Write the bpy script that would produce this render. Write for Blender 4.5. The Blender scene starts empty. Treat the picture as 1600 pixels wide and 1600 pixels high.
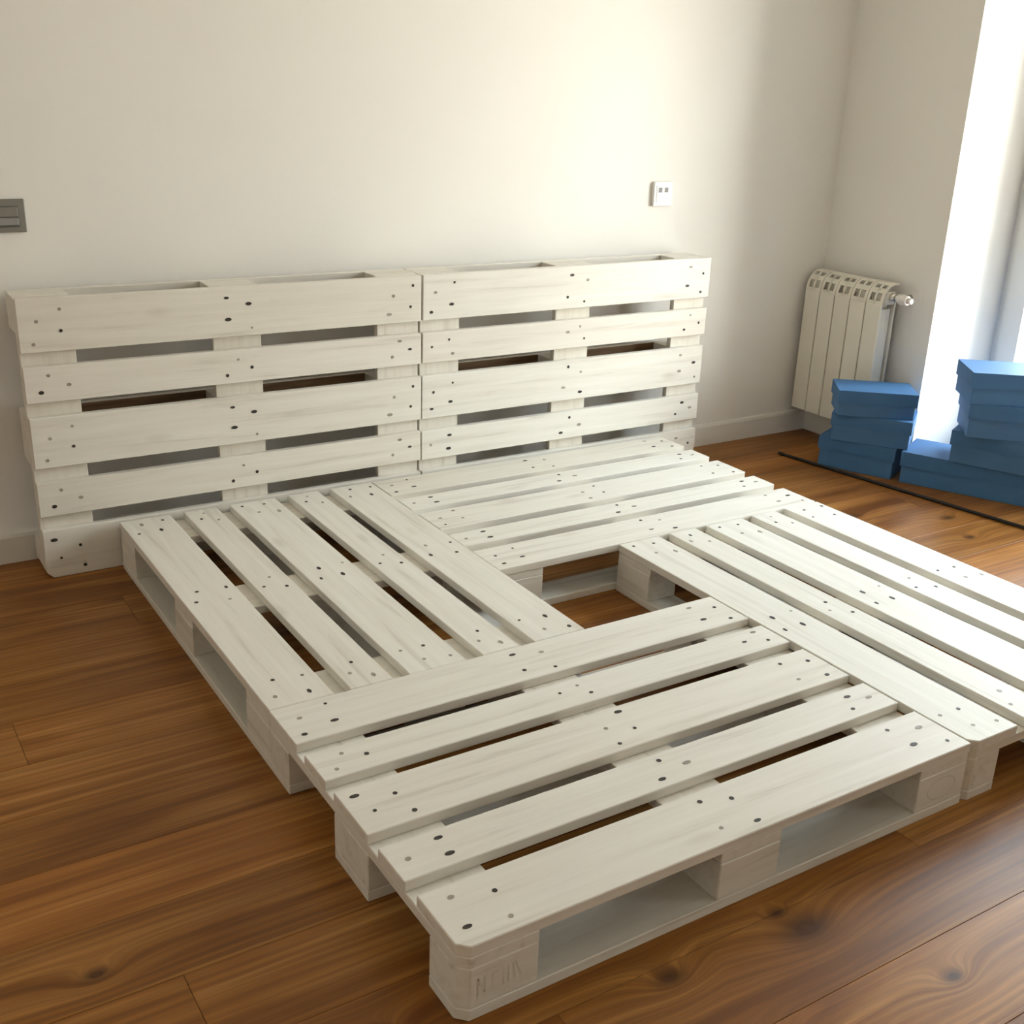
import bpy, bmesh, math, random
from mathutils import Matrix, Vector

random.seed(11)
S = bpy.context.scene
COL = S.collection

# ------------------------------------------------------------------ camera
cam_data = bpy.data.cameras.new('camera')
cam = bpy.data.objects.new('camera', cam_data)
COL.objects.link(cam)
RIGHT = Vector((0.8474269, -0.5297607, 0.0349468))
UP = Vector((0.1593006, 0.3165107, 0.9351173))
FWD = Vector((0.5064494, 0.7868765, -0.3526109))
cam.matrix_world = Matrix(((RIGHT.x, UP.x, -FWD.x, -0.6938),
                           (RIGHT.y, UP.y, -FWD.y, -3.1770),
                           (RIGHT.z, UP.z, -FWD.z, 1.3701),
                           (0, 0, 0, 1)))
cam_data.sensor_width = 36.0
cam_data.lens = 1770.15 / 1600 * 36.0
cam_data.clip_start = 0.02
S.camera = cam

# ------------------------------------------------------------------ world / exposure
world = bpy.data.worlds.new('sky')
S.world = world
world.use_nodes = True
wn = world.node_tree
geo_w = wn.nodes.new('ShaderNodeTexCoord')
sep_w = wn.nodes.new('ShaderNodeSeparateXYZ')
map_w = wn.nodes.new('ShaderNodeMapRange')
map_w.inputs['From Min'].default_value = -1.0
ramp_w = wn.nodes.new('ShaderNodeValToRGB')
stops_w = [(0.0, (0.60, 0.55, 0.47)), (0.49, (0.82, 0.78, 0.70)), (0.56, (1.0, 0.98, 0.92)), (0.70, (0.84, 0.94, 1.0)), (1.0, (0.60, 0.80, 1.0))]
while len(ramp_w.color_ramp.elements) < len(stops_w):
    ramp_w.color_ramp.elements.new(0.5)
for e_, (p_, c_) in zip(ramp_w.color_ramp.elements, stops_w):
    e_.position = p_
    e_.color = (*c_, 1)
wn.links.new(geo_w.outputs['Generated'], sep_w.inputs[0])
wn.links.new(sep_w.outputs['Z'], map_w.inputs['Value'])
wn.links.new(map_w.outputs['Result'], ramp_w.inputs['Fac'])
wn.links.new(ramp_w.outputs['Color'], wn.nodes['Background'].inputs['Color'])
wn.nodes['Background'].inputs['Strength'].default_value = 8.8
S.view_settings.view_transform = 'Standard'
S.view_settings.look = 'None'
S.view_settings.gamma = 1.0
S.view_settings.use_curve_mapping = False
S.view_settings.exposure = 1.27

# late sun entering steeply through the balcony door, landing on the floor beyond the bed
sun_data = bpy.data.lights.new('sun', 'SUN')
sun_data.energy = 14.0
sun_data.angle = math.radians(0.6)
sun_data.color = (1.0, 0.93, 0.82)
sun = bpy.data.objects.new('sun', sun_data)
COL.objects.link(sun)
sun.rotation_euler = Vector((-1.0, -1.5, -2.1)).to_track_quat('-Z', 'Y').to_euler()

# room dimensions
WALL_Y = 0.198          # back wall
WALL_X = 2.99           # radiator wall
LEFT_X = -2.3
REAR_Y = -4.7
CEIL = 2.6
DOOR_Y0, DOOR_Y1, DOOR_Z = -1.85, -0.38, 2.25   # balcony door opening in the radiator wall
FILL_Y0, FILL_Y1, FILL_Z0, FILL_Z1 = -4.15, -3.30, 0.95, 2.15       # unseen window added for fill light, farther along the same wall
WALL_T = 0.52


def portal(y0, y1, z0, z1):
    d = bpy.data.lights.new('daylight_portal', 'AREA')
    d.shape = 'RECTANGLE'
    d.size = z1 - z0
    d.size_y = y1 - y0
    d.cycles.is_portal = True
    o = bpy.data.objects.new('daylight_portal', d)
    COL.objects.link(o)
    o.location = (WALL_X + WALL_T + 0.02, (y0 + y1) / 2, (z0 + z1) / 2)
    o.rotation_euler = (0, math.radians(90), 0)


portal(DOOR_Y0, DOOR_Y1, 0, DOOR_Z)
portal(FILL_Y0, FILL_Y1, FILL_Z0, FILL_Z1)


# ------------------------------------------------------------------ materials
def new_mat(name):
    m = bpy.data.materials.new(name)
    m.use_nodes = True
    nt = m.node_tree
    return m, nt, nt.nodes['Principled BSDF']


def N(nt, t, **kw):
    n = nt.nodes.new(t)
    for k, v in kw.items():
        if k.startswith('i_'):
            n.inputs[k[2:].replace('_', ' ')].default_value = v
        else:
            setattr(n, k, v)
    return n


def ramp(nt, fac, stops):
    r = nt.nodes.new('ShaderNodeValToRGB')
    el = r.color_ramp.elements
    while len(el) < len(stops):
        el.new(0.5)
    for e, (p, c) in zip(el, stops):
        e.position = p
        e.color = (*c, 1)
    nt.links.new(fac, r.inputs['Fac'])
    return r.outputs['Color']


def math_node(nt, op, a, b=None, c=None, clamp=False):
    n = nt.nodes.new('ShaderNodeMath')
    n.operation = op
    n.use_clamp = clamp
    for i, v in enumerate((a, b, c)):
        if v is None:
            continue
        if isinstance(v, (int, float)):
            n.inputs[i].default_value = v
        else:
            nt.links.new(v, n.inputs[i])
    return n.outputs[0]


def mix_col(nt, fac, a, b, mode='MIX'):
    n = nt.nodes.new('ShaderNodeMix')
    n.data_type = 'RGBA'
    n.blend_type = mode
    for sock, v in ((n.inputs[0], fac), (n.inputs[6], a), (n.inputs[7], b)):
        if isinstance(v, (int, float)):
            sock.default_value = v
        elif isinstance(v, tuple):
            sock.default_value = (*v, 1)
        else:
            nt.links.new(v, sock)
    return n.outputs[2]


def obj_coords(nt, scale, rand=40.0):
    tc = nt.nodes.new('ShaderNodeTexCoord')
    oi = nt.nodes.new('ShaderNodeObjectInfo')
    add = nt.nodes.new('ShaderNodeVectorMath')
    add.operation = 'ADD'
    cmb = nt.nodes.new('ShaderNodeCombineXYZ')
    r = math_node(nt, 'MULTIPLY', oi.outputs['Random'], rand)
    for i in range(3):
        nt.links.new(r, cmb.inputs[i])
    nt.links.new(tc.outputs['Object'], add.inputs[0])
    nt.links.new(cmb.outputs[0], add.inputs[1])
    mp = nt.nodes.new('ShaderNodeMapping')
    mp.inputs['Scale'].default_value = scale
    nt.links.new(add.outputs[0], mp.inputs['Vector'])
    return mp.outputs[0], oi.outputs['Random'], tc.outputs['Object']


def noise(nt, vec, scale=1.0, detail=4, rough=0.55, dist=0.0):
    n = N(nt, 'ShaderNodeTexNoise')
    n.inputs['Scale'].default_value = scale
    n.inputs['Detail'].default_value = detail
    n.inputs['Roughness'].default_value = rough
    n.inputs['Distortion'].default_value = dist
    nt.links.new(vec, n.inputs['Vector'])
    return n.outputs['Fac']


def bump(nt, bsdf, h, strength, dist=0.001):
    b = N(nt, 'ShaderNodeBump')
    b.inputs['Strength'].default_value = strength
    b.inputs['Distance'].default_value = dist
    nt.links.new(h, b.inputs['Height'])
    nt.links.new(b.outputs[0], bsdf.inputs['Normal'])


def mat_white_wood():
    """thin white paint over rough pallet timber; local x is the grain"""
    m, nt, b = new_mat('white_painted_wood')
    v, rnd, _ = obj_coords(nt, (2.2, 42, 42))
    g = noise(nt, v, 1.0, 5, 0.6, 0.4)
    v2, _, _ = obj_coords(nt, (5, 9, 9))
    blot = noise(nt, v2, 1.0, 3, 0.5)
    c = ramp(nt, g, [(0.22, (0.56, 0.505, 0.43)), (0.42, (0.765, 0.72, 0.645)), (0.7, (0.835, 0.80, 0.73))])
    c2 = mix_col(nt, math_node(nt, 'MULTIPLY_ADD', blot, 0.55, -0.12, clamp=True), c, (0.855, 0.83, 0.78))
    tint = ramp(nt, rnd, [(0.0, (0.95, 0.93, 0.89)), (0.5, (1, 1, 0.99)), (1.0, (0.98, 0.955, 0.93))])
    c3 = mix_col(nt, 1.0, c2, tint, 'MULTIPLY')
    # a few knots showing through the paint
    vk, _, _ = obj_coords(nt, (3.2, 9, 9), 17)
    vo = N(nt, 'ShaderNodeTexVoronoi')
    nt.links.new(vk, vo.inputs['Vector'])
    vo.inputs['Scale'].default_value = 0.9
    k = math_node(nt, 'SUBTRACT', 1.0, math_node(nt, 'MULTIPLY', vo.outputs['Distance'], 6.5), clamp=True)
    c4 = mix_col(nt, math_node(nt, 'MULTIPLY', k, 0.5), c3, (0.52, 0.45, 0.37))
    nt.links.new(c4, b.inputs['Base Color'])
    b.inputs['Roughness'].default_value = 0.55
    b.inputs['Specular IOR Level'].default_value = 0.35
    bump(nt, b, g, 0.35, 0.0015)
    return m


def mat_floor():
    m, nt, b = new_mat('oak_floor_board')
    # knots: explicit places plus sparse random ones
    geo = N(nt, 'ShaderNodeNewGeometry')
    knots = [(0.639, -2.114, 0.055), (0.77, -2.322, 0.022), (0.353, -2.085, 0.03), (-0.454, -1.615, 0.022),
             (2.33, -0.69, 0.022), (2.53, -1.02, 0.022), (2.62, -0.86, 0.03), (0.40, -2.26, 0.02),
             (-0.12, -1.95, 0.022), (0.62, -2.06, 0.02)]
    kn = None
    for kx, ky, kr in knots:
        s = N(nt, 'ShaderNodeVectorMath', operation='SUBTRACT')
        nt.links.new(geo.outputs['Position'], s.inputs[0])
        s.inputs[1].default_value = (kx, ky, 0)
        sc = N(nt, 'ShaderNodeVectorMath', operation='MULTIPLY')
        nt.links.new(s.outputs[0], sc.inputs[0])
        sc.inputs[1].default_value = (0.62 / kr, 1.0 / kr, 0.0)
        ln = N(nt, 'ShaderNodeVectorMath', operation='LENGTH')
        nt.links.new(sc.outputs[0], ln.inputs[0])
        f = math_node(nt, 'EXPONENT', math_node(nt, 'MULTIPLY', ln.outputs['Value'], -1.0))
        kn = f if kn is None else math_node(nt, 'MAXIMUM', kn, f)
    v, rnd, _ = obj_coords(nt, (1.1, 13, 1))
    # bend the grain round the knots
    dv = N(nt, 'ShaderNodeVectorMath', operation='ADD')
    cmb = N(nt, 'ShaderNodeCombineXYZ')
    nt.links.new(math_node(nt, 'MULTIPLY', kn, 1.1), cmb.inputs[1])
    nt.links.new(v, dv.inputs[0])
    nt.links.new(cmb.outputs[0], dv.inputs[1])
    broad = noise(nt, dv.outputs[0], 1.0, 3, 0.5, 1.2)
    mp = N(nt, 'ShaderNodeMapping')
    mp.inputs['Scale'].default_value = (1.6, 7.0, 1)
    nt.links.new(dv.outputs[0], mp.inputs['Vector'])
    fine = noise(nt, mp.outputs[0], 1.0, 5, 0.65, 0.6)
    wv = N(nt, 'ShaderNodeTexWave', wave_type='BANDS', bands_direction='Y')
    wv.inputs['Scale'].default_value = 1.3
    wv.inputs['Distortion'].default_value = 7.0
    wv.inputs['Detail'].default_value = 3
    wv.inputs['Detail Scale'].default_value = 0.7
    nt.links.new(dv.outputs[0], wv.inputs['Vector'])
    c = ramp(nt, broad, [(0.28, (0.22, 0.074, 0.012)), (0.5, (0.44, 0.178, 0.036)), (0.72, (0.66, 0.315, 0.085))])
    c = mix_col(nt, math_node(nt, 'MULTIPLY_ADD', fine, 2.2, -0.72, clamp=True), mix_col(nt, 0.62, c, (0.12, 0.042, 0.009)), c)
    c = mix_col(nt, math_node(nt, 'MULTIPLY', wv.outputs['Fac'], 0.28), c, (0.16, 0.065, 0.02))
    tint = ramp(nt, rnd, [(0.0, (0.82, 0.80, 0.76)), (0.5, (1, 1, 1)), (1.0, (1.12, 1.06, 1.0))])
    c = mix_col(nt, 1.0, c, tint, 'MULTIPLY')
    kd = math_node(nt, 'MULTIPLY_ADD', kn, 2.2, -0.75, clamp=True)
    c = mix_col(nt, math_node(nt, 'MULTIPLY', kd, math_node(nt, 'MULTIPLY_ADD', fine, 0.9, 0.35)), c, (0.045, 0.016, 0.006))
    nt.links.new(c, b.inputs['Base Color'])
    b.inputs['Roughness'].default_value = 0.38
    b.inputs['Specular IOR Level'].default_value = 0.22
    bump(nt, b, fine, 0.10, 0.001)
    return m


def mat_plain(name, col, rough=0.6, metal=0.0, spec=0.4, var=0.0, vscale=6.0, bmp=0.0, bscale=200):
    m, nt, b = new_mat(name)
    v, rnd, oc = obj_coords(nt, (vscale,) * 3, 9)
    n = noise(nt, v, 1.0, 3)
    lo = tuple(x * (1 - var) for x in col)
    hi = tuple(min(1, x * (1 + var)) for x in col)
    nt.links.new(ramp(nt, n, [(0.3, lo), (0.7, hi)]), b.inputs['Base Color'])
    b.inputs['Roughness'].default_value = rough
    b.inputs['Metallic'].default_value = metal
    b.inputs['Specular IOR Level'].default_value = spec
    if bmp:
        bump(nt, b, noise(nt, oc, bscale, 2), bmp, 0.0006)
    return m


def mat_glass():
    m = bpy.data.materials.new('window_glass')
    m.use_nodes = True
    nt = m.node_tree
    nt.nodes.clear()
    out = N(nt, 'ShaderNodeOutputMaterial')
    mix = N(nt, 'ShaderNodeMixShader')
    fr = N(nt, 'ShaderNodeFresnel')
    fr.inputs['IOR'].default_value = 1.25
    tr = N(nt, 'ShaderNodeBsdfTransparent')
    tr.inputs['Color'].default_value = (0.96, 0.98, 0.98, 1)
    gl = N(nt, 'ShaderNodeBsdfGlossy')
    gl.inputs['Roughness'].default_value = 0.02
    nt.links.new(fr.outputs[0], mix.inputs[0])
    nt.links.new(tr.outputs[0], mix.inputs[1])
    nt.links.new(gl.outputs[0], mix.inputs[2])
    nt.links.new(mix.outputs[0], out.inputs[0])
    return m


def mat_raw_shade():
    m, nt, b = new_mat('bare_wood_gap_shade')  # bare timber of the middle back board; elsewhere its brown darkens shaded gaps
    v, rnd, _ = obj_coords(nt, (2.5, 40, 40))
    g = noise(nt, v, 1.0, 5, 0.6, 0.6)
    nt.links.new(ramp(nt, g, [(0.3, (0.13, 0.07, 0.032)), (0.7, (0.30, 0.185, 0.095))]), b.inputs['Base Color'])
    b.inputs['Roughness'].default_value = 0.75
    bump(nt, b, g, 0.4, 0.0015)
    return m


M = {
    'raw_shade': mat_raw_shade(),
    'wood': mat_white_wood(),
    'floor': mat_floor(),
    'wall': mat_plain('wall_paint', (0.865, 0.835, 0.785), 0.85, var=0.012, vscale=1.5, bmp=0.15, bscale=260),
    'tan': mat_plain('deep_cream_wall_paint', (0.85, 0.79, 0.69), 0.85, var=0.015, vscale=1.5),
    'ceiling': mat_plain('ceiling_paint', (0.84, 0.82, 0.77), 0.9, var=0.01, vscale=1.5),
    'trim': mat_plain('trim_paint', (0.80, 0.77, 0.71), 0.45, var=0.015, vscale=3),
    'sub': mat_plain('subfloor', (0.05, 0.03, 0.015), 0.9),
    'nail': mat_plain('nail_steel', (0.035, 0.027, 0.021), 0.6, var=0.3, vscale=60),
    'nail_pale': mat_plain('painted_nail', (0.33, 0.29, 0.24), 0.55, var=0.3, vscale=60),
    'stamp': mat_plain('painted_over_stamp', (0.70, 0.65, 0.57), 0.6, var=0.1, vscale=60),
    'radiator': mat_plain('radiator_enamel', (0.80, 0.76, 0.66), 0.35, var=0.01),
    'dark': mat_plain('dark_gap', (0.03, 0.028, 0.025), 0.8),
    'chrome': mat_plain('valve_chrome', (0.78, 0.77, 0.75), 0.18, metal=1.0),
    'valve': mat_plain('valve_plastic', (0.80, 0.76, 0.72), 0.4),
    'box': mat_plain('blue_cardboard', (0.065, 0.18, 0.38), 0.6, var=0.06, vscale=8, bmp=0.2, bscale=400),
    'lid': mat_plain('blue_cardboard_lid', (0.055, 0.165, 0.36), 0.65, var=0.06, vscale=8, bmp=0.2, bscale=400),
    'black': mat_plain('black_rod', (0.012, 0.010, 0.010), 0.5),
    'grey_plate': mat_plain('grey_switch_plate', (0.25, 0.235, 0.21), 0.4, metal=0.2, var=0.05),
    'grey_dark': mat_plain('grey_switch_recess', (0.11, 0.115, 0.10), 0.4, var=0.05),
    'grey_light': mat_plain('grey_rocker', (0.30, 0.29, 0.28), 0.35, var=0.05),
    'white_plate': mat_plain('white_socket_plate', (0.88, 0.87, 0.84), 0.3),
    'port': mat_plain('socket_port', (0.22, 0.21, 0.21), 0.4),
    'pvc': mat_plain('white_pvc', (0.80, 0.78, 0.74), 0.35),
    'slab': mat_plain('balcony_stone', (0.55, 0.50, 0.43), 0.9, var=0.1),
    'glass': mat_glass(),
}


# ------------------------------------------------------------------ mesh helpers
def bm_box(bm, x0, x1, y0, y1, z0, z1, mi=0):
    vs = [bm.verts.new((x, y, z)) for z in (z0, z1) for (x, y) in ((x0, y0), (x1, y0), (x1, y1), (x0, y1))]
    for f in ((3, 2, 1, 0), (4, 5, 6, 7), (0, 1, 5, 4), (1, 2, 6, 5), (2, 3, 7, 6), (3, 0, 4, 7)):
        bm.faces.new([vs[i] for i in f]).material_index = mi


def bm_prism(bm, poly, z0, z1, mi=0):
    """poly: CCW list of (x, y)"""
    lo = [bm.verts.new((x, y, z0)) for x, y in poly]
    hi = [bm.verts.new((x, y, z1)) for x, y in poly]
    n = len(poly)
    bm.faces.new(lo[::-1]).material_index = mi
    bm.faces.new(hi).material_index = mi
    for i in range(n):
        bm.faces.new((lo[i], lo[(i + 1) % n], hi[(i + 1) % n], hi[i])).material_index = mi


def bm_bevel(bm, w, seg=1):
    bmesh.ops.bevel(bm, geom=list(bm.edges), offset=w, segments=seg, affect='EDGES', profile=0.5, clamp_overlap=True)


def bm_cyl(bm, c, axis, r0, r1, l, n=16, mi=0):
    """cylinder / cone starting at c and running l along axis"""
    a = Vector(axis).normalized()
    t = a.orthogonal().normalized()
    s = a.cross(t)
    c = Vector(c)
    ring = lambda p, r: [bm.verts.new(p + (t * math.cos(2 * math.pi * i / n) + s * math.sin(2 * math.pi * i / n)) * r) for i in range(n)]
    A, B = ring(c, r0), ring(c + a * l, r1)
    bm.faces.new(A[::-1]).material_index = mi
    bm.faces.new(B).material_index = mi
    for i in range(n):
        bm.faces.new((A[i], A[(i + 1) % n], B[(i + 1) % n], B[i])).material_index = mi


def to_mesh(bm, name, mats, smooth=False):
    bmesh.ops.recalc_face_normals(bm, faces=list(bm.faces))
    me = bpy.data.meshes.new(name)
    bm.to_mesh(me)
    bm.free()
    for m in (mats if isinstance(mats, (list, tuple)) else [mats]):
        me.materials.append(M[m])
    if smooth:
        for p in me.polygons:
            p.use_smooth = True
    return me


def link(name, me, parent=None, loc=(0, 0, 0), rot=(0, 0, 0)):
    o = bpy.data.objects.new(name, me)
    COL.objects.link(o)
    o.location = loc
    o.rotation_euler = rot
    if parent is not None:
        o.parent = parent
    return o


def thing(name, label, cat, loc=(0, 0, 0), rot=(0, 0, 0), group=None):
    o = link(name, None, None, loc, rot)
    tag(o, label, cat, group)
    return o


def tag(o, label, cat, group=None):
    o['label'] = label
    o['category'] = cat
    if group:
        o['group'] = group


def struct(o, label=None):
    o['kind'] = 'structure'
    if label:
        o['label'] = label
    return o


def box_mesh(name, mats, dims, bevel=0.0, seg=1):
    bm = bmesh.new()
    bm_box(bm, *dims)
    if bevel:
        bm_bevel(bm, bevel, seg)
    return to_mesh(bm, name, mats)


# ------------------------------------------------------------------ room shell
# floor: subfloor slab with oak boards lying along x
floor = struct(link('floor', box_mesh('subfloor', 'sub', (LEFT_X, WALL_X + WALL_T, REAR_Y, WALL_Y + 0.02, -0.06, -0.012))),
               'warm oak plank floor')
PW = 0.187
PLANK_L = 2.2
plank_cache = {}


def plank_mesh(l, w):
    k = (round(l, 4), round(w, 4))
    if k not in plank_cache:
        bm = bmesh.new()
        bm_box(bm, -l / 2 + .0004, l / 2 - .0004, -w / 2 + .0004, w / 2 - .0004, -0.012, 0)
        bmesh.ops.bevel(bm, geom=[e for e in bm.edges if all(v.co.z > -0.001 for v in e.verts)], offset=0.0006,
                        segments=1, affect='EDGES')
        plank_cache[k] = to_mesh(bm, 'plank', 'floor')
    return plank_cache[k]


row0 = math.floor((REAR_Y + 1.684) / PW)
r = row0
while True:
    y0 = -1.684 + r * PW
    y1 = y0 + PW
    if y0 >= WALL_Y:
        break
    y0c, y1c = max(y0, REAR_Y), min(y1, WALL_Y)
    # joints; the board row below y = -1.684 breaks at x = -0.334
    off = -0.334 + (r + 1) * 0.86
    x_end = WALL_X + (WALL_T - 0.12 if (y0 > DOOR_Y0 and y1 < DOOR_Y1) else 0)
    x = off - math.ceil((off - LEFT_X) / PLANK_L) * PLANK_L
    while x < x_end:
        a, bb = max(x, LEFT_X), min(x + PLANK_L, x_end)
        if bb - a > 0.02 and y1c - y0c > 0.01:
            link('plank', plank_mesh(bb - a, y1c - y0c), floor, ((a + bb) / 2, (y0c + y1c) / 2, 0))
        x += PLANK_L
    r += 1


def wall(name, boxes, label, mat='wall'):
    bm = bmesh.new()
    for b in boxes:
        bm_box(bm, *b)
    return struct(link(name, to_mesh(bm, name, mat)), label)


wall('wall_back', [(LEFT_X - 0.2, WALL_X + WALL_T, WALL_Y, WALL_Y + 0.2, -0.06, CEIL)], 'cream painted wall behind the pallet headboard')
XA, XB = WALL_X, WALL_X + WALL_T
wall('wall_right', [(XA, XB, DOOR_Y1, WALL_Y, -0.06, CEIL),
                    (XA, XB, DOOR_Y0, DOOR_Y1, DOOR_Z, CEIL),
                    (XA, XB, FILL_Y1, DOOR_Y0, -0.06, CEIL),
                    (XA, XB, FILL_Y0, FILL_Y1, -0.06, FILL_Z0),
                    (XA, XB, FILL_Y0, FILL_Y1, FILL_Z1, CEIL),
                    (XA, XB, REAR_Y, FILL_Y0, -0.06, CEIL)], 'cream painted wall with radiator and deep balcony door recess')
wall('wall_left', [(LEFT_X - 0.2, LEFT_X, REAR_Y, WALL_Y, -0.06, CEIL)], 'cream painted side wall')
wall('wall_rear', [(LEFT_X - 0.2, XB, REAR_Y - 0.2, REAR_Y, -0.06, CEIL)], 'cream painted wall facing the headboard', 'tan')
wall('ceiling', [(LEFT_X - 0.2, XB, REAR_Y - 0.2, WALL_Y + 0.2, CEIL, CEIL + 0.15)], 'white painted ceiling', 'ceiling')


def baseboard(name, length, loc, rotz, label):
    """profile extruded along local x; local -y faces the room"""
    bm = bmesh.new()
    prof = [(0, 0), (-0.014, 0), (-0.014, 0.078), (-0.010, 0.088), (0, 0.092)]
    A = [bm.verts.new((0, y, z)) for y, z in prof]
    B = [bm.verts.new((length, y, z)) for y, z in prof]
    n = len(prof)
    bm.faces.new(A)
    bm.faces.new(B[::-1])
    for i in range(n):
        bm.faces.new((A[i], A[(i + 1) % n], B[(i + 1) % n], B[i]))
    o = link(name, to_mesh(bm, name, 'trim'), None, loc, (0, 0, rotz))
    return struct(o, label)


baseboard('baseboard_back', WALL_X - LEFT_X, (LEFT_X, WALL_Y + .001, 0), 0, 'white baseboard along the headboard wall')
baseboard('baseboard_right', WALL_Y - 0.013 - DOOR_Y1, (WALL_X + .001, WALL_Y - 0.013, 0), -math.pi / 2, 'white baseboard below the radiator')
baseboard('baseboard_right', DOOR_Y0 - REAR_Y, (WALL_X + .001, DOOR_Y0, 0), -math.pi / 2, 'white baseboard beyond the balcony door')
baseboard('baseboard_left', WALL_Y - REAR_Y, (LEFT_X - .001, REAR_Y, 0), math.pi / 2, 'white baseboard along the side wall')


# balcony doors: fixed frame, two sashes with glass each
def glazed_opening(name, y0, y1, z0, z1, label):
    xf = WALL_X + 0.40
    bm = bmesh.new()
    for b in ((xf, xf + .07, y0, y0 + .045, z0, z1), (xf, xf + .07, y1 - .045, y1, z0, z1),
              (xf, xf + .07, y0 + .045, y1 - .045, z1 - .055, z1), (xf - 0.02, xf + .10, y0 + .045, y1 - .045, z0 - 0.012, z0 + 0.025)):
        bm_box(bm, *b)
    w = struct(link(name, to_mesh(bm, name, 'pvc')), label)
    ym = (y0 + y1) / 2
    sw = .085
    xs0, xs1 = xf - 0.018, xf + 0.045
    z0s, z1s = z0 + .028, z1 - .045
    for a, b in ((y0 + .035, ym), (ym, y1 - .035)):
        bm = bmesh.new()
        for q in ((xs0, xs1, a, a + sw, z0s, z1s), (xs0, xs1, b - sw, b, z0s, z1s),
                  (xs0, xs1, a + sw, b - sw, z1s - sw, z1s), (xs0, xs1, a + sw, b - sw, z0s, z0s + .10)):
            bm_box(bm, *q)
        s = link('sash', to_mesh(bm, 'sash', 'pvc'), w)
        link('glass_pane', box_mesh('glass_pane', 'glass', (xf + .010, xf + .016, a + sw - .01, b - sw + .01, z0s + .09, z1s - sw + .01)), s)
    return w


glazed_opening('window_1', DOOR_Y0, DOOR_Y1, 0.0, DOOR_Z, 'white framed glazed balcony door in the deep recess')
glazed_opening('fill_window', FILL_Y0, FILL_Y1, FILL_Z0, FILL_Z1, 'unseen white framed window added for fill light, farther along from the balcony door')

# ------------------------------------------------------------------ pallets
TB, SB, BL, BB = 0.022, 0.022, 0.078, 0.022     # top board, cross board, block, bottom board
ZB = BB
ZS = BB + BL
ZT = BB + BL + SB
CH = 0.018                                        # corner chamfer


def board_mesh(l, w, t, cham=(), bevel=0.0016, raw_shade=0):
    """board along x, centred; cham: set of corner signs (sx, sy) cut off"""
    bm = bmesh.new()
    poly = []
    for sx, sy in ((-1, -1), (1, -1), (1, 1), (-1, 1)):
        X, Y = sx * l / 2, sy * w / 2
        if (sx, sy) in cham:
            p1, p2 = (X - sx * CH, Y), (X, Y - sy * CH)
            # keep CCW order
            poly += [p2, p1] if sx * sy < 0 and False else ([p2, p1] if (sx, sy) in ((-1, -1), (1, 1)) else [p1, p2])
        else:
            poly.append((X, Y))
    bm_prism(bm, poly, -t / 2, t / 2)
    bm_bevel(bm, bevel)
    if raw_shade:                                   # bare wood colour, put in to deepen shade in the gaps: -1 underside, 1 upper side
        bm.normal_update()
        for f in bm.faces:
            if f.normal.z * raw_shade > 0.9:
                f.material_index = 1
    return to_mesh(bm, 'board', ['wood', 'raw_shade'])


TOP_ROWS = [(-0.3275, 0.145), (-0.16375, 0.100), (0.0, 0.145), (0.16375, 0.100), (0.3275, 0.145)]
CROSS_X = (-0.5275, 0.0, 0.5275)
mesh_cache = {}


def cached(l, w, t, cham=frozenset(), bevel=0.0016, raw_shade=0):
    k = (l, w, t, frozenset(cham), bevel, raw_shade)
    if k not in mesh_cache:
        mesh_cache[k] = board_mesh(l, w, t, cham, bevel, raw_shade)
    return mesh_cache[k]


def nail_mesh(w, seed):
    """nail heads on the top face of a 1.2 m board, at its three crossings"""
    rr = random.Random(seed)
    bm = bmesh.new()
    pats4 = [[(-.038, -.045), (.034, -.022), (-.03, .012), (.04, .045)], [(-.04, -.03), (.03, -.048), (-.026, .044), (.038, .02)],
             [(.036, -.046), (-.034, -.018), (.03, .016), (-.038, .046)]]
    pats3 = [[(-.036, -.022), (.036, -.004), (-.01, .026)], [(.034, -.024), (-.034, .004), (.026, .026)]]
    for cx in CROSS_X:
        pat = rr.choice(pats4 if w > .12 else pats3)
        for dx, dy in pat:
            px = cx + dx + rr.uniform(-.006, .006)
            py = dy + rr.uniform(-.006, .006)
            dark = rr.random()
            rad = rr.uniform(.0038, .0054)
            el = rr.choice((1.0, 1.0, 1.3, 1.9))
            mi = 0 if dark < .72 else 1
            n = 10
            lo = [bm.verts.new((px + rad * el * math.cos(2 * math.pi * i / n), py + rad * math.sin(2 * math.pi * i / n), -.001)) for i in range(n)]
            hi = [bm.verts.new((v.co.x, v.co.y, .0007)) for v in lo]
            bm.faces.new(hi).material_index = mi
            for i in range(n):
                bm.faces.new((lo[i], lo[(i + 1) % n], hi[(i + 1) % n], hi[i])).material_index = mi
    return to_mesh(bm, 'nail_heads', ['nail', 'nail_pale'])


nail_wide = [nail_mesh(.145, s) for s in range(6)]
nail_slim = [nail_mesh(.100, 50 + s) for s in range(5)]


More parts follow.
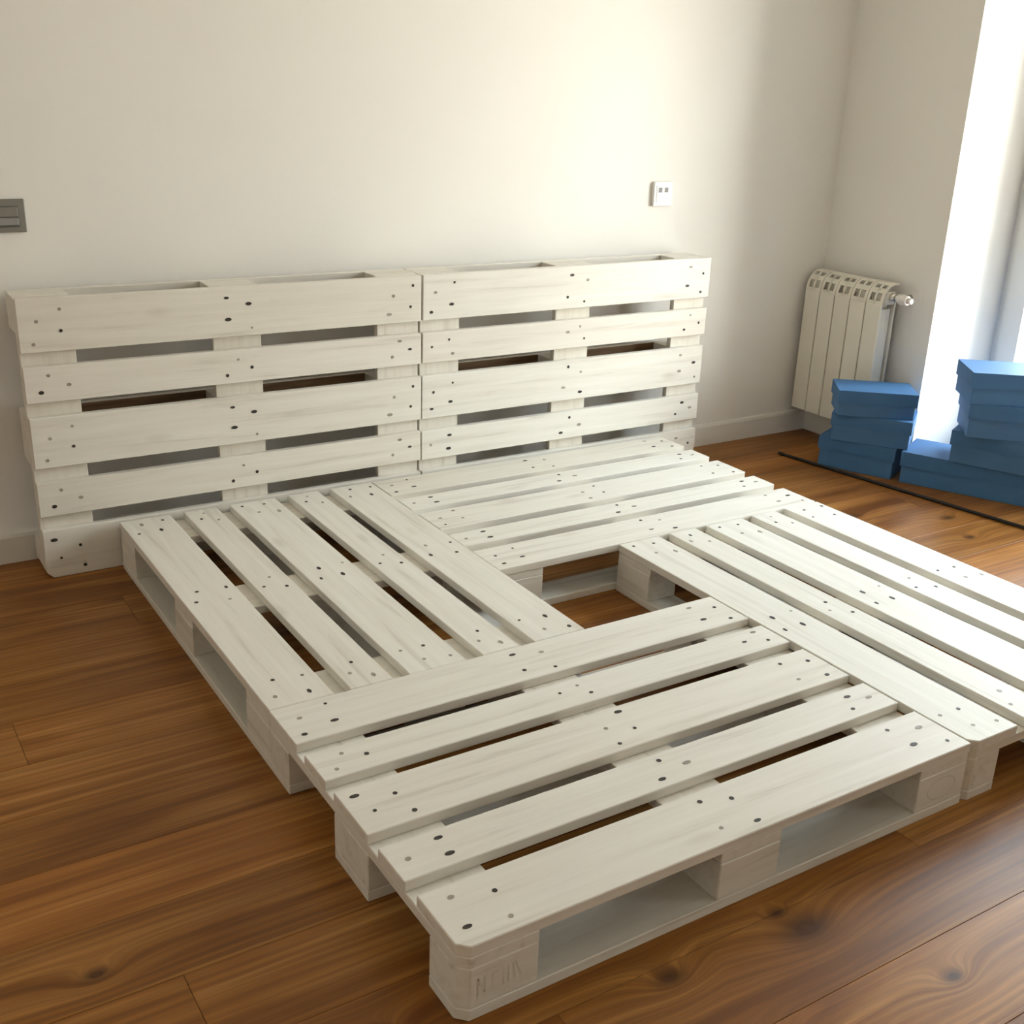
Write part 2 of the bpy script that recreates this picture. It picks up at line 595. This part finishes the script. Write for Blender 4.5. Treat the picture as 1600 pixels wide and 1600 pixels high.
def make_pallet(label, group, loc, rot, seed, cut=(), raw_shade_back=False):
    """cut: corners (sx, sy) of the pallet that are sawn off"""
    rr = random.Random(seed)
    root = thing('wooden_pallet', label, 'pallet', loc, rot, group)
    for i, (y, w) in enumerate(TOP_ROWS):
        jit = rr.uniform(-.0015, .0015)
        row = {0: -1, 4: 1}.get(i, 0)
        me = cached(1.2, w, TB, {c for c in cut if c[1] == row}, raw_shade=-1)
        b = link('top_board', me, root, (rr.uniform(-.0012, .0012), y + jit, ZT + TB / 2), (0, 0, rr.uniform(-.0012, .0012)))
        k = link('nail_heads', rr.choice(nail_wide if w > .12 else nail_slim), b, (0, 0, TB / 2))
        k['kind'] = 'stuff'
    for sx, x in zip((-1, 0, 1), CROSS_X):
        # cross boards run along local y: rotated +90 degrees, so pallet corner (sx, sy) is board corner (sy, -sx)
        me = cached(0.796, .145, SB, {(c[1], -c[0]) for c in cut if c[0] == sx}, raw_shade=-1)
        link('cross_board', me, root, (x + rr.uniform(-.001, .001), 0, ZS + SB / 2), (0, 0, math.pi / 2))
    for sx, x in zip((-1, 0, 1), CROSS_X):
        for sy in (-1, 0, 1):
            me = cached(.145, .145 if sy == 0 else .100, BL, {c for c in cut if c == (sx, sy)}, 0.002)
            link('block', me, root, (x + rr.uniform(-.001, .001), sy * 0.35 - sy * rr.uniform(0, .0015), ZB + BL / 2))
    for sy in (-1, 0, 1):
        me = cached(1.2, .145 if sy == 0 else .100, BB, {c for c in cut if c[1] == sy and sy}, raw_shade=1 if raw_shade_back and sy <= 0 else 0)  # middle board is bare timber, lowest one browned to shade its slot
        link('bottom_board', me, root, (0, sy * 0.35, BB / 2))
    return root


HP = math.pi / 2
BED = 'white pallets laid flat as the bed base'
# pinwheel bed base round a square hole: x 0..2, y -2..0
pA = make_pallet('white pallet lying flat, its boards pointing at the headboard, far from the radiator', BED, (0.400, -0.600, 0), (0, 0, HP), 1)
pB = make_pallet('white pallet at the foot of the bed, boards parallel to the headboard', BED, (0.600, -1.602, 0), (0, 0, 0), 2, {(-1, -1)})
pC = make_pallet('white pallet lying flat beside the blue boxes, boards pointing at the headboard', BED, (1.603, -1.404, 0), (0, 0, HP), 3, {(-1, 1)})
pD = make_pallet('white pallet lying flat against the headboard, boards parallel to it', BED, (1.402, -0.400, 0), (0, 0, 0), 4)
HEAD = 'white pallets standing upright as the headboard'
make_pallet('upright white headboard pallet under the grey light switch', HEAD, (0.392, 0.163, 0.400), (HP, 0, 0), 5, {(-1, -1)}, True)
make_pallet('upright white headboard pallet under the white wall socket', HEAD, (1.598, 0.163, 0.400), (HP, 0, 0), 6, {(1, -1)}, True)


# faint stamp marks painted over on the foot pallet's end blocks
def stamp_mesh(kind):
    bm = bmesh.new()
    if kind == 'ring':
        n = 28
        for i in range(n):
            a0, a1 = 2 * math.pi * i / n, 2 * math.pi * (i + 1) / n
            bm.faces.new([bm.verts.new((r_[0] * math.cos(a), 0, r_[1] * math.sin(a))) for r_, a in
                          (((.044, .026), a0), ((.044, .026), a1), ((.041, .023), a1), ((.041, .023), a0))])
    else:
        for x0, z0, x1, z1 in ((-.040, -.018, -.040, .016), (-.040, .016, -.028, -.014), (-.028, -.014, -.028, .018), (-.014, -.016, -.014, .016),
                               (-.014, .016, -.004, .016), (.006, -.016, .006, .018), (.016, -.014, .016, .018), (.028, -.012, .024, .02), (.028, .02, .040, -.010)):
            d = Vector((x1 - x0, z1 - z0))
            p = Vector((-d.y, d.x)).normalized() * .0013
            bm.faces.new([bm.verts.new((x, 0, z)) for x, z in ((x0 - p.x, z0 - p.y), (x1 - p.x, z1 - p.y), (x1 + p.x, z1 + p.y), (x0 + p.x, z0 + p.y))])
    for f in list(bm.faces):
        pass
    me = to_mesh(bm, 'stamp_mark', 'stamp')
    return me


for ch in list(pB.children):
    if ch.name.startswith('block') and ch.location.y < -.2 and abs(ch.location.x) > .3:
        st = link('stamp_mark', stamp_mesh('ring' if ch.location.x > 0 else 'strokes'), ch, (0, -.0506, 0))
        st['label'] = 'faint stamp mark under white paint'

# ------------------------------------------------------------------ radiator
RX = 2.868
RZ0, RZ1 = 0.118, 0.700
RY1 = 0.172
SECW = 0.0805


def section_mesh():
    """one aluminium section; local y 0..-SECW, x from front 0 to back 0.095, z 0..0.582"""
    bm = bmesh.new()
    w = SECW
    H = RZ1 - RZ0
    # core tube and its fins
    bm_box(bm, .035, .065, -w * .62, -w * .38, .03, H - .06)
    bm_box(bm, .012, .085, -w * .515, -w * .485, .01, H - .07)
    bm_box(bm, .080, .088, -w + .006, -.006, .01, H - .05)
    for yy in (.22, .78):
        bm_box(bm, .010, .075, -w * yy - .001, -w * yy + .001, .02, H - .10)
    # headers (horizontal tubes)
    bm_cyl(bm, (.05, 0, H - .05), (0, -1, 0), .019, .019, w, 14)
    bm_cyl(bm, (.05, 0, .045), (0, -1, 0), .019, .019, w, 14)
    # curved grille bars rising from the front panel to the top crest
    arc = []
    for i in range(17):
        a = math.radians(90 * i / 16)
        arc.append((.068 - .066 * math.cos(a), H - .082 + .082 * math.sin(a)))

    def strip(ya, yb, i0, i1, t=.005):
        for i in range(i0, i1):
            (xa, za), (xb, zb) = arc[i], arc[i + 1]
            d = Vector((xb - xa, zb - za)).normalized()
            nx, nz = d.y * t, -d.x * t
            q = [(xa, za), (xb, zb), (xb + nx, zb + nz), (xa + nx, za + nz)]
            A = [bm.verts.new((x, ya, z)) for x, z in q]
            B = [bm.verts.new((x, yb, z)) for x, z in q]
            bm.faces.new(A)
            bm.faces.new(B[::-1])
            for k in range(4):
                bm.faces.new((A[k], A[(k + 1) % 4], B[(k + 1) % 4], B[k]))
    strip(-.0015, -.013, 0, 16)
    strip(-w + .0015, -w + .013, 0, 16)
    strip(-w * .55, -w * .45, 0, 13, .004)
    strip(-.013, -w + .013, 0, 2)
    strip(-.013, -w + .013, 6, 9)
    strip(-.013, -w + .013, 12, 16)
    bm_box(bm, .026, .074, -w + .004, -.004, H - .080, H - .030)
    bm_box(bm, .064, .090, -w + .0015, -.0015, H - .006, H)
    return to_mesh(bm, 'radiator_section', 'radiator')


def panel_mesh():
    bm = bmesh.new()
    bm_box(bm, 0, .010, -SECW + .0022, -.0022, 0, RZ1 - RZ0 - .080)
    bm_bevel(bm, .003, 2)
    return to_mesh(bm, 'front_panel', 'radiator')


rad = thing('radiator', 'cream aluminium column radiator of five sections mounted low on the wall', 'radiator', (RX, RY1, RZ0))
sm, pm = section_mesh(), panel_mesh()
for i in range(5):
    s = link('section', sm, rad, (0, -i * SECW, 0))
    link('front_panel', pm, s, (0, 0, 0))
for yy in (-.08, -.32):
    link('wall_bracket', box_mesh('wall_bracket', 'radiator', (.07, WALL_X - RX + .002, yy - .012, yy + .012, .50, .52)), rad)
# valve at the end near the balcony door
bm = bmesh.new()
ye = -5 * SECW
zv = RZ1 - RZ0 - .05
bm_cyl(bm, (.05, ye + .004, zv), (0, -1, 0), .016, .016, .024, 14)
bm_cyl(bm, (.05, ye - .018, zv), (0, -1, 0), .013, .013, .026, 14)
bm_cyl(bm, (.05, ye - .032, zv), (1, 0, 0), .010, .010, WALL_X - RX - .05 + .002, 12)
valve = link('valve', to_mesh(bm, 'valve', 'chrome', True), rad)
bm = bmesh.new()
bm_cyl(bm, (.046, ye - .040, zv), (-.05, -1, 0), .017, .021, .016, 16)
bm_cyl(bm, (.0452, ye - .056, zv), (-.05, -1, 0), .021, .018, .028, 16)
bm_cyl(bm, (.0438, ye - .083, zv), (-.05, -1, 0), .012, .010, .02, 16)
link('valve_handle', to_mesh(bm, 'valve_handle', 'valve'), valve)


# ------------------------------------------------------------------ blue boxes
def blue_box(label, group, x, y, z, yaw, w, d, h, lid_h):
    """x, y: front corner next to the headboard side; e1 runs along the front, e2 to the back"""
    root = thing('cardboard_box', label, 'box', (x, y, z), (0, 0, yaw - math.pi / 2), group)
    # local: x along the front edge, y to the back
    i = .0055
    link('box_body', box_mesh('box_body', 'box', (i, w - i, i, d - i, 0, h - .003), .0015), root)
    bm = bmesh.new()
    t = .0025
    bm_box(bm, 0, w, 0, d, h - t, h)
    bm_box(bm, 0, w, 0, t, h - lid_h, h - t)
    bm_box(bm, 0, w, d - t, d, h - lid_h, h - t)
    bm_box(bm, 0, t, t, d - t, h - lid_h, h - t)
    bm_box(bm, w - t, w, t, d - t, h - lid_h, h - t)
    link('lid', to_mesh(bm, 'lid', 'lid'), root)
    return root


GL, GR = 'short stack of blue boxes by the radiator', 'tall stack of blue boxes by the balcony door'
z = 0
for lab, a in zip(('blue cardboard box on the floor, bottom of the short stack by the radiator',
                   'blue cardboard box in the middle of the short three-box stack by the radiator',
                   'blue cardboard box on top of the short stack by the radiator'),
                  ((2.640, -.212, .42, .300, .20, .1225), (2.630, -.268, .60, .300, .20, .108), (2.606, -.311, .884, .293, .189, .100))):
    blue_box(lab, GL, a[0], a[1], z, a[2], a[3], a[4], a[5], .05)
    z += a[5]
z = 0
for lab, a in zip(('long blue cardboard box on the floor, bottom of the tall stack by the balcony door',
                   'blue cardboard box second from the floor in the tall stack by the balcony door',
                   'blue cardboard box directly under the topmost one of the tall stack',
                   'blue cardboard box on top of the tall stack by the balcony door'),
                  ((2.770, -.508, .44, .62, .22, .122), (2.825, -.668, .42, .42, .24, .121), (2.786, -.752, .80, .38, .23, .124), (2.772, -.753, .893, .40, .22, .115))):
    blue_box(lab, GR, a[0], a[1], z, a[2], a[3], a[4], a[5], .055)
    z += a[5]

# thin black rod on the floor in front of the boxes
bm = bmesh.new()
p0, p1 = Vector((2.602, -.062, .007)), Vector((2.815, -1.36, .007))
bm_cyl(bm, p0, p1 - p0, .006, .006, (p1 - p0).length, 12)
bm_cyl(bm, p0 - (p1 - p0).normalized() * .012, p1 - p0, .0069, .0069, .02, 12)
rod = link('rod', to_mesh(bm, 'rod', 'black'))
tag(rod, 'thin black rod lying on the wooden floor in front of the blue boxes', 'rod')


# ------------------------------------------------------------------ wall plates
def plate(bm, x0, x1, z0, z1, y0, y1):
    bm_box(bm, x0, x1, y0, y1, z0, z1)


sw = thing('light_switch', 'grey metallic double rocker light switch on the cream wall', 'light switch', (-.172, WALL_Y, .993))
link('cover_plate', box_mesh('cover_plate', 'grey_plate', (-.0435, .0435, -.010, .001, -.0435, .0435), .002), sw)
link('inner_frame', box_mesh('inner_frame', 'grey_dark', (-.030, .027, -.0115, -.008, -.030, .026), .001), sw)
link('rocker', box_mesh('rocker', 'grey_plate', (-.027, .024, -.0140, -.010, -.002, .023), .0015), sw)
link('rocker', box_mesh('rocker', 'grey_light', (-.027, .024, -.0155, -.010, -.024, -.005), .0015), sw)

so = thing('wall_socket', 'small white wall socket with two dark ports above the headboard', 'socket', (2.080, WALL_Y, 1.013))
link('cover_plate', box_mesh('cover_plate', 'white_plate', (-.043, .043, -.013, .001, -.0435, .0435), .002), so)
link('inner_frame', box_mesh('inner_frame', 'white_plate', (-.031, .031, -.0145, -.012, -.031, .031), .001), so)
for xx in (-.014, .014):
    link('port', box_mesh('port', 'port', (xx - .009, xx + .008, -.0152, -.013, .006, .023), .0005), so)
